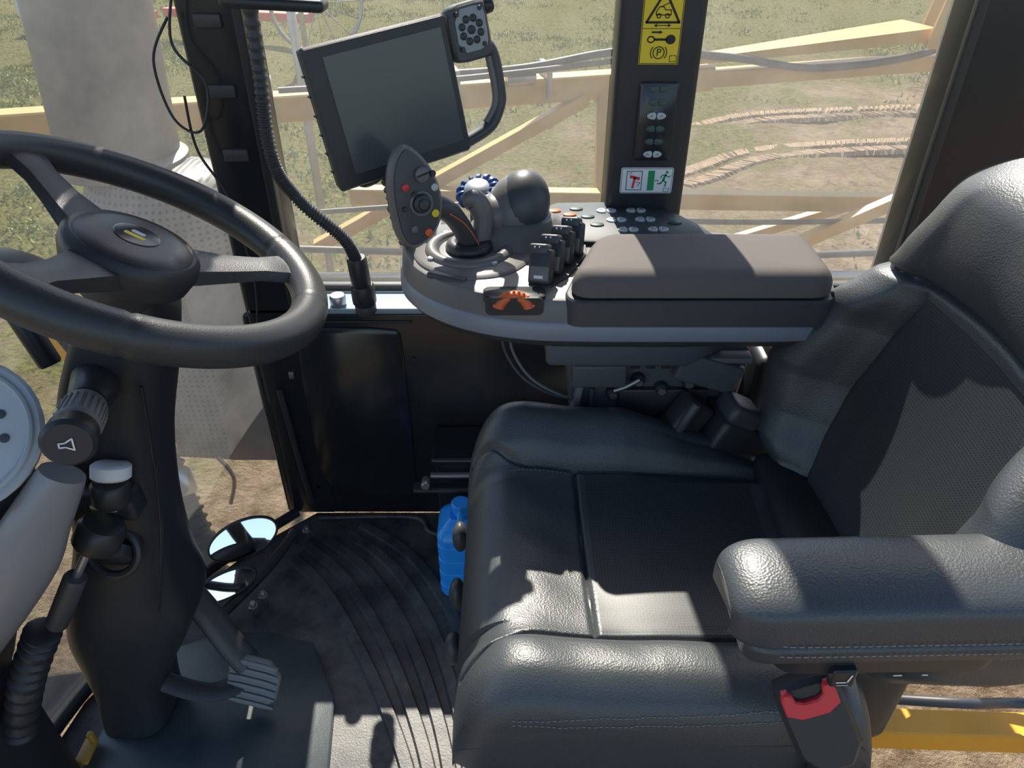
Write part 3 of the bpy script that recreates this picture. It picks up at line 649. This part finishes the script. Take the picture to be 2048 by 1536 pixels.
for (x,y) in[(.190,1.43),(.250,1.432),(.205,1.383),(.262,1.385),(.222,1.335),(.280,1.337)]:
    for s in(-1,1):
        xx=x+s*.0105
        cs.append(slab('key_%d'%n_,[(xx-s*.009,y+.011),(xx-s*.009,y-.011),(xx+s*.004,y-.010),(xx+s*.011,y),(xx+s*.004,y+.010)],[(-.001,0),(.0015,0),(.0025,.0015)],GRL,kf,rnd=1))
        cs.append(ln('keymark_%d'%n_,[(xx-.004,y-.003),(xx,y+.004),(xx+.004,y-.003)],INK,.0012,.0028,f=kf));n_+=1
for (x,y,mm) in[(.085,1.43,ORG),(.115,1.41,ORG),(.08,1.39,ORG),(.13,1.44,GRD),(.15,1.40,GRD),(.125,1.37,GRD),(.165,1.36,GRD),(.318,1.37,GRD)]:
    cs.append(slab('key_%d'%n_,ell(x,y,.014,.009,10),[(-.001,0),(.0015,0),(.0025,.0015)],mm,kf,rnd=1));n_+=1
cs.append(slab('slide_plate',[(.055,1.10),(.075,1.09),(.39,1.09),(.40,1.34),(.07,1.34)],[(.722,.006),(.73,0),(.765,0)],M('slide_plate_grey',(.10,.11,.125),.5),rnd=1))
BRK=M('bracket_grey',(.085,.09,.098),.42)
cs.append(box('bracket',(.27,1.22,.635),(.31,.14,.17),BRK,.01,taper=(1.1,1)))
cs.append(box('bracket_rib',(.16,1.135,.68),(.10,.03,.05),BRK,.006));cs.append(box('bracket_rib_b',(.36,1.135,.685),(.12,.03,.06),BRK,.006,rot=(0,18,0)))
cs.append(box('bracket_top',(.27,1.14,.712),(.33,.03,.012),GRY,.003));cs.append(box('bracket_edge',(.125,1.14,.64),(.012,.03,.15),GRY,.003,rot=(0,8,0)))
cs.append(box('bracket_face',(.285,1.143,.605),(.17,.012,.07),BLK,.004))
for j in range(4): cs.append(box('bracket_fin_%d'%j,(.15+.06*j,1.145,.60),(.008,.012,.08),DRK,.002))
for j in range(6): cs.append(box('bracket_key_%d'%j,(.20+.028*j,1.146,.690),(.016,.008,.012),BLK,.002))
for k,(x,z) in enumerate([(.14,.66),(.19,.63),(.235,.66),(.28,.64),(.33,.655),(.37,.69)]):
    cs.append(rod('bolt_%d'%k,(x,1.152,z),(x,1.130,z),.009,MET,6));cs.append(rod('washer_%d'%k,(x,1.152,z),(x,1.136,z),.013,BLK,16))
cs.append(sweep('link_arm',[(.19,1.128,.645),(.21,1.126,.655),(.235,1.128,.67)],.005,MET))
cs.append(box('column_support',(.28,1.24,.50),(.16,.10,.16),BLK,.01));cs.append(box('seat_link',(.28,1.12,.43),(.14,.22,.04),BLK,.01))
for k,dx in enumerate((0,.014)):
    cs.append(sweep('cable_%d'%k,[(-.01+dx,1.16,.775),(-.015+dx,1.16,.72),(.02+dx,1.15,.66),(.08+dx,1.14,.625),(.13,1.15,.615)],.003,GRY if k else DRK))
group('armrest_console',(.2,1.25,.83),cs)
# joystick
fj=frame((-.158,1.17,1.0),(.86,.50,.0),(-.12,.10,1.0))
HO=[(-.012,.092),(.008,.080),(.034,.045),(.048,.0),(.040,-.045),(.012,-.075),(-.022,-.082),(-.040,-.06),(-.045,-.02),(-.046,.03),(-.034,.07)]
js=[slab('head_shell',HO,[(-.030,.02),(-.022,.006),(-.008,0),(.004,.0),(.010,.004)],GRY,fj,rnd=2),
 slab('head_face',HO,[(.008,.006),(.0125,.008),(.0135,.012)],DRK,fj,rnd=2)]
for n,(a,b,r,mm) in enumerate([(.010,.040,.012,GRY),(-.02,.024,.006,RED),(.004,-.006,.015,BLK),(.030,.016,.006,GRL),(.026,-.026,.0065,YEL),(-.014,-.045,.006,GRY),(.010,-.055,.0065,ORG),(-.006,.010,.005,BLK),(.03,.038,.005,BLK),(-.026,-.01,.0045,BLK)]):
    js.append(rod('button_%d'%n,fj(a,b,.012),fj(a,b,.021 if r>.01 else .017),r,mm,16))
js.append(ln('rocker_icon',[(.0,.038),(.020,.042)],INK,.003,.0215,f=fj))
js.append(torus('rocker_ring',fj(.004,-.006,.014),fj(1,0,0)-fj(0,0,0),fj(0,1,0)-fj(0,0,0),.018,.003,GRY,30,8))
js.append(rod('rocker_knob',fj(.004,-.006,.018),fj(.004,-.006,.026),.008,DRK,14))
js.append(sweep('neck',[fj(.02,-.02,-.02),(-.115,1.215,.965),(-.092,1.24,.925),(-.080,1.258,.885),(-.078,1.262,.862)],lambda t:.022-.004*math.sin(t*3.1)+.012*max(0,t-.75)*2,DRK,seg=20))
js.append(sweep('palm_grip',[(-.085,1.262,.962),(-.066,1.272,.958),(-.052,1.272,.925),(-.058,1.268,.875)],lambda t:.008+.012*math.sin(min(1,t*1.3+.1)*2.2),GRY,seg=18,sx=.8))
js.append(sweep('orange_piping',[(-.105,1.193,.965),(-.080,1.216,.935),(-.062,1.236,.895),(-.056,1.240,.875)],.0011,ORG))
js.append(torus('base_boot',(-.078,1.262,.874),(1,0,0),(0,1,0),.030,.014,BLK,36,10))
group('joystick',(-.1,1.22,.93),js)
# monitor
fm=frame((-.195,1.27,1.125),(.842,.52,.12),(-.16,.06,.98))
az=(fm(0,0,1)-fm(0,0,0));sg=1 if az.y<0 else -1
def FM(a,b,c=0): return fm(a,b,c*sg)
def mslab(n,o2,lv,mat,rnd=2): return slab(n,o2,lv,mat,FM,rnd=rnd)
mo=[mslab('housing',rrect(-.128,.124,-.112,.112,.008),[(-.040,.02),(-.032,.004),(-.004,0),(.0,.003)],DRK,0),
 mslab('bezel',rrect(-.125,.121,-.109,.109,.006),[(-.002,0),(.002,.001)],BLK,0),
 mslab('screen',[(-.096,-.090),(.110,-.090),(.110,.093),(-.096,.093)],[(.001,0),(.0032,0)],SCR,0)]
for k in range(6): mo.append(rod('fin_%d'%k,FM(-.127,-.08+.03*k,-.026),FM(-.127,-.08+.03*k,-.014),.002,BLK,8))
mo.append(rod('pivot_ball',FM(-.06,-.09,-.05),FM(-.05,-.12,-.05),.03,BLK))
mo.append(sweep('mount_arm',[FM(-.05,-.05,-.05),(-.215,1.31,.99),(-.205,1.31,.92),(-.19,1.31,.862)],corr(.022,.002,12),BLK,sub=16))
mo.append(box('mount_foot',(-.175,1.32,.87),(.06,.06,.02),BLK,.006))
mo.append(mslab('keypad',[(.132,.03),(.194,.03),(.199,.04),(.199,.112),(.192,.12),(.134,.118),(.126,.108),(.124,.04)],[(-.03,.006),(-.02,0),(.002,0),(.006,.004)],DRK,1))
mo.append(mslab('keypad_face',[(.134,.045),(.186,.045),(.192,.06),(.192,.105),(.184,.113),(.136,.111)],[(.005,0),(.0075,0),(.008,.002)],M('keypad_face_grey',(.32,.35,.37),.5),1))
mo.append(rod('key_centre',FM(.162,.078,.007),FM(.162,.078,.011),.007,BLK,14))
for k in range(8):
    a=k*math.pi/4+.39;mo.append(rod('key_ring_%d'%k,FM(.162+.018*math.cos(a),.078+.018*math.sin(a),.006),FM(.162+.018*math.cos(a),.078+.018*math.sin(a),.0105),.0062,BLK,10))
for k,(a,b) in enumerate([(.140,.105),(.184,.107),(.140,.052),(.182,.052)]): mo.append(rod('corner_key_%d'%k,FM(a,b,.006),FM(a,b,.0105),.004,BLK,10))
mo.append(rod('encoder',FM(.199,.105,-.01),FM(.216,.107,-.01),.013,BLK,16))
mo.append(sweep('grab_handle',[FM(.179,.06,-.016),FM(.199,.045,-.016),FM(.206,.02,-.016),FM(.206,-.03,-.016),FM(.200,-.055,-.016),FM(.174,-.085,-.016),FM(.124,-.10,-.02)],.012,DRK,sx=1.4))
mo.append(sweep('handle_inlay',[FM(.193,.03,-.008),FM(.195,-.02,-.008),FM(.189,-.05,-.008),FM(.165,-.075,-.008)],.006,GRY))
group('touchscreen_monitor',(-.197,1.27,1.128),mo)
group('belt_retractor',(.39,1.1,.53),[box('reel_housing',(.415,1.115,.54),(.13,.10,.12),BLK,.012,rot=(0,25,10)),box('reel_cap',(.42,1.10,.62),(.07,.07,.04),DRK,.012,rot=(0,30,10)),box('belt_mouth',(.325,1.11,.595),(.06,.05,.09),BLK,.008,rot=(0,35,15)),
  rod('pin',(.30,1.08,.57),(.335,1.08,.65),.009,DRK),rod('spool',(.43,1.05,.50),(.43,1.09,.50),.03,BLK),box('strap',(.45,1.13,.44),(.05,.004,.12),DRK,.001,rot=(0,10,0))])
group('seat_pedestal_box',(.1,1.35,.17),[box('case',(.17,1.39,.15),(.70,.12,.28),BLKG,.01),box('lid',(.17,1.39,.295),(.72,.13,.02),BLKG,.006),box('rail',(-.12,1.30,.28),(.14,.015,.010),MET,.003),box('rail_b',(-.14,1.29,.25),(.18,.03,.01),BLK,.003),
   box('spec_label',(.02,1.322,.300),(.05,.001,.018),WHT,0),box('spec_print',(.008,1.3212,.300),(.006,.001,.012),INK,0),box('spec_print_b',(.028,1.3212,.300),(.004,.001,.012),INK,0),rod('rail_pin',(-.20,1.27,.27),(-.20,1.30,.27),.01,MET),
   box('rear_block',(.62,1.36,.50),(.22,.16,.22),BLK,.02),box('rear_block_top',(.60,1.33,.62),(.14,.12,.05),DRK,.015)])
# upright ribbed blue water bottle beside the seat base
lb=[];lp=[]
for i in range(101):
    t=i/100;z=.002+.235*t
    k=1-.045*(1 if math.sin(t*math.pi*11)>.1 else 0)
    e=math.sqrt(max(.3,1-max(0,(.05-t)/.05)**2))*(1-.55*max(0,(t-.82)/.18)**1.6)
    lp.append([V((-.116+p.x*e*k,1.225+p.y*e*k,z)) for p in rrect(-.055,.055,-.060,.060,.024,6)])
lb.append(loft('bottle_body',lp,BLU))
lb.append(rod('bottle_neck',(-.116,1.225,.23),(-.116,1.225,.252),.018,BLU,24));lb.append(rod('bottle_cap',(-.116,1.225,.245),(-.116,1.225,.268),.022,BLU,24))
lb.append(sweep('bottle_handle',[(-.116,1.175,.222),(-.116,1.16,.242),(-.116,1.185,.266),(-.116,1.205,.258)],.006,BLU))
group('blue_bottle',(-.118,1.225,.12),lb)
# ------------------------------------------------------------------ steering wheel
WC=V((-.447,.82,1.082));R1=Matrix.Rotation(math.radians(28),3,'Y');R2=Matrix.Rotation(math.radians(-9),3,'X')
RR=R2@R1;wf=frame(WC,RR@V((1,0,0)),RR@V((0,1,0)))
ax=wf(1,0,0)-WC;ay=wf(0,1,0)-WC
sw=[torus('rim',WC,ax,ay,.214,.0165,WHL,240,24,rf=lambda a:.0232-(.0016 if any(abs(((a-q+math.pi)%(2*math.pi))-math.pi)<.010 for q in(math.radians(250),math.radians(292),math.radians(10),math.radians(52))) else 0))]
for n,d in enumerate((38,155,262)):
    a=math.radians(d);loops=[]
    dirv=(math.cos(a),math.sin(a));per=(-math.sin(a),math.cos(a))
    for (r,w_,th,dz) in[(.045,.042,.014,-.022),(.075,.036,.013,-.020),(.12,.026,.011,-.014),(.16,.022,.010,-.006),(.19,.028,.010,0),(.208,.036,.008,0)]:
        q=[(-1,-.4),(-.8,.8),(-.3,1),(.3,1),(.8,.8),(1,-.4),(.7,-1),(-.7,-1)]
        loops.append([wf(dirv[0]*r+per[0]*x*w_,dirv[1]*r+per[1]*x*w_,dz+z*th) for x,z in q])
    sw.append(loft('spoke_%d'%n,loops,WHL))
hub=lambda r,z:[wf(r*math.cos(k*math.pi/24),r*math.sin(k*math.pi/24),z) for k in range(48)]
sw.append(loft('hub',[hub(.045,-.075),hub(.05,-.05),hub(.072,-.04),hub(.078,-.02),hub(.077,-.006),hub(.070,.002),hub(.066,.0),hub(.064,.002),hub(.05,.007),hub(.02,.009)],WHL))
sw.append(loft('badge_recess',[hub(.026,.008),hub(.026,.0095),hub(.024,.010)],BLKG))
sw.append(slab('badge_mark',rrect(-.012,.012,-.010,-.003,.002),[(.0095,0),(.0105,0)],YEL,wf,rnd=0))
sw.append(slab('badge_mark_upper',rrect(-.008,.008,.000,.008,.003),[(.0095,0),(.0105,0)],GRL,wf,rnd=0))
group('steering_wheel',WC,sw)
# column
secs=[]
cpts=cat([(-.48,.83,1.01),(-.50,.84,.965),(-.545,.85,.86),(-.58,.85,.74),(-.61,.85,.6),(-.65,.86,.46),(-.67,.87,.36),(-.70,.88,.26),(-.74,.88,.14),(-.76,.88,.02)],5)
hw=cat([(.05,.05,0),(.065,.06,0),(.078,.065,0),(.075,.06,0),(.078,.065,0),(.10,.08,0),(.115,.09,0),(.10,.085,0),(.07,.07,0),(.07,.07,0)],5)
for p,h in zip(cpts,hw):
    l=[]
    for k in range(32):
        a=k*math.pi/16;c,s=math.cos(a),math.sin(a);e=.55
        l.append(V((p.x+h.x*math.copysign(abs(c)**e,c),p.y+h.y*math.copysign(abs(s)**e,s),p.z+.25*h.x*c)))
    secs.append(l)
col=[loft('cowl',secs,BLK)]
col.append(sweep('cowl_seam',[(-.475,.78,.90),(-.50,.782,.74),(-.53,.78,.60),(-.57,.775,.46)],.0025,BLKG))
s0,s1=V((-.530,.775,.905)),V((-.483,.625,.932))
dd=(s1-s0).normalized();SLn=(s1-s0).length
SG=M('stalk_grey',(.20,.20,.20),.5)
col.append(rod('stalk_boot',s0-dd*.04,s0+dd*.05,.033,BLK,24,r2=.024))
col.append(rod('stalk_grip',s0+dd*.06,s0+dd*(SLn-.035),.025,SG,28,r2=.026))
for k in range(24):
    a=k*math.pi/12;u=dd.orthogonal().normalized();w_=dd.cross(u);o=u*math.cos(a)*.0255+w_*math.sin(a)*.0255
    col.append(rod('knurl_%d'%k,s0+dd*.075+o,s0+dd*(SLn-.045)+o,.0018,SG,6))
col.append(rod('stalk_cap',s0+dd*(SLn-.036),s0+dd*SLn,.027,BLK,32,r2=.029))
e1=V((1,0,0));e1=(e1-dd*e1.dot(dd)).normalized();e2=dd.cross(e1)
if e2.z<0:e2=-e2
fh=frame(s0+dd*(SLn+.0006),e1,e2);sgn=1 if (fh(0,0,1)-fh(0,0,0)).dot(dd)>0 else -1
col.append(ln('horn_icon',[(-.008,.0025),(-.002,.0025),(.006,.007),(.006,-.007),(-.002,-.0025),(-.008,-.0025)],WHT,.0018,.0008*sgn,closed=True,f=fh))
col.append(rod('lower_stalk_ring',(-.55,.775,.775),(-.552,.765,.755),.026,WHT,24));col.append(rod('lower_stalk',(-.555,.765,.75),(-.56,.76,.715),.026,BLK,24))
col.append(box('switch_block',(-.585,.785,.70),(.10,.05,.05),BLK,.008));col.append(box('small_label',(-.575,.758,.705),(.035,.002,.012),M('pale_yellow',(.6,.6,.25),.6),0))
col.append(torus('cowl_ring',(-.60,.775,.60),(1,0,0),(0,.5,1),.038,.007,BLK,30,8));
col.append(rod('tilt_boss',(-.60,.785,.6),(-.60,.765,.59),.03,BLK,24))
group('steering_column',(-.6,.85,.5),col)
# dashboard parts at far left
fg=frame((-.61,.66,.90),(.9,-.1,-.42),(.25,.75,.6))
cz=fg(0,0,1)-fg(0,0,0);sgn_g=1 if cz.z>0 else -1
FG=lambda a,b,c=0:fg(a,b,c*sgn_g)
HL=M('pale_housing',(.40,.44,.46),.35)
gp=[slab('housing',ell(-.03,0,.092,.095,16),[(-.05,.03),(-.02,.005),(.0,0),(.004,.004)],HL,FG,rnd=1),slab('dial_face',ell(-.03,0,.076,.078,16),[(.003,0),(.005,.001)],M('dial_pale',(.48,.52,.53),.4),FG,rnd=1),
 torus('dial_rim',FG(-.03,0,.005),FG(1,0,0)-FG(0,0,0),FG(0,1,0)-FG(0,0,0),.078,.004,HL,48,8),
 slab('lcd',rrect(-.075,.01,-.050,-.005,.012),[(.005,0),(.0065,0)],M('lcd_grey',(.26,.30,.31),.25),FG,rnd=0)]
for k in range(3):
    a=math.radians(20+32*k);gp.append(rod('dial_dot_%d'%k,FG(-.03+.052*math.cos(a),.052*math.sin(a),.005),FG(-.03+.052*math.cos(a),.052*math.sin(a),.0065),.0055,DRK,12))
group('instrument_cluster',(-.61,.66,.9),gp)
DP=M('dash_grey',(.24,.24,.245),.28)
db=[sweep('dash_rim',[(-.53,.66,.86),(-.57,.64,.80),(-.62,.63,.73),(-.74,.62,.60),(-.87,.62,.47)],lambda t:.026+.04*t,DP,sx=.8,seg=28),
 box('dash_core',(-.84,.70,.62),(.24,.16,.5),BLK,.04,rot=(0,25,0)),box('dash_foot',(-.90,.66,.20),(.16,.2,.40),BLK,.03)]
group('dashboard',(-.80,.66,.6),db)
group('column_side_knob',(-.70,.92,1.0),[ellipsoid('cover',(-.715,.93,.985),(.085,.06,.026),DRK,rot=(0,12,0)),rod('stem',(-.71,.92,.98),(-.66,.89,.86),.016,BLK)])
group('gas_strut',(-.66,.68,.6),[rod('boot',(-.565,.735,.70),(-.585,.725,.665),.032,BLK),rod('rod',(-.575,.715,.69),(-.63,.705,.60),.006,SIL,12),rod('cylinder',(-.615,.705,.625),(-.675,.70,.525),.016,DRK,20),
  sweep('spring_boot',[(-.70,.70,.51),(-.76,.69,.40),(-.82,.68,.26)],corr(.024,.003,11),BLK,sub=24)])
fpd=frame((-.52,.885,.10),(.95,-.12,-.15),(-.35,.35,.85));sgn_p=1 if (fpd(0,0,1)-fpd(0,0,0)).y<0 else -1
FP=lambda a,b,c=0:fpd(a,b,c*sgn_p)
PD=M('pedal_rubber',(.20,.21,.21),.55,bump=.3)
pd=[slab('pad',[(-.055,-.055),(.05,-.06),(.055,.05),(-.05,.055)],[(-.012,.004),(-.006,0),(.0,0),(.004,.003)],PD,FP,rnd=1)]
for k in range(6): pd.append(slab('tread_%d'%k,[(-.050,-.05+k*.018),(.048,-.054+k*.018),(.048,-.044+k*.018),(-.050,-.040+k*.018)],[(.002,0),(.008,0),(.009,.002)],PD,FP,rnd=1))
pd.append(sweep('arm',[FP(-.02,.03,-.012),(-.56,.92,.17),(-.60,.94,.25),(-.63,.94,.33)],.016,DRK,sx=1.8))
pd.append(sweep('arm_b',[FP(-.03,-.02,-.015),(-.60,.86,.10),(-.68,.86,.14),(-.74,.87,.2)],.012,DRK,sx=2))
group('brake_pedal',(-.53,.89,.12),pd)
mr=[]
for n,(c,rx,ry) in enumerate([((-.655,1.27,.10),.088,.050),((-.665,1.15,.075),.075,.035)]):
    f=frame(c,(.85,.42,.18),(-.1,.42,.9));sgn=1 if (f(0,0,1)-f(0,0,0)).y<0 else -1
    F=(lambda f,sgn:lambda a,b,c=0:f(a,b,c*sgn))(f,sgn)
    mr.append(slab('shell_%d'%n,ell(0,0,rx,ry,20),[(-.02,.02),(-.01,.004),(0,0),(.004,.003)],BLK,F,rnd=1))
    mr.append(slab('glass_%d'%n,ell(0,0,rx-.006,ry-.006,20),[(.003,0),(.0046,.0006)],MIR,F,rnd=1))
mr.append(sweep('arm',[(-.55,1.33,.06),(-.60,1.22,.04),(-.68,1.08,.03)],.012,BLK))
for k,(x,y) in enumerate([(-.565,1.35),(-.53,1.36),(-.60,1.12),(-.585,1.15)]): mr.append(rod('bolt_%d'%k,(x,y,.0),(x,y,.05),.007,MET,8));mr.append(rod('nut_%d'%k,(x,y,.03),(x,y,.04),.012,MET,6))
group('convex_mirror',(-.65,1.22,.09),mr)
sc.view_settings.view_transform='Standard'
sc.view_settings.exposure=0
print('objects',len(sc.objects))
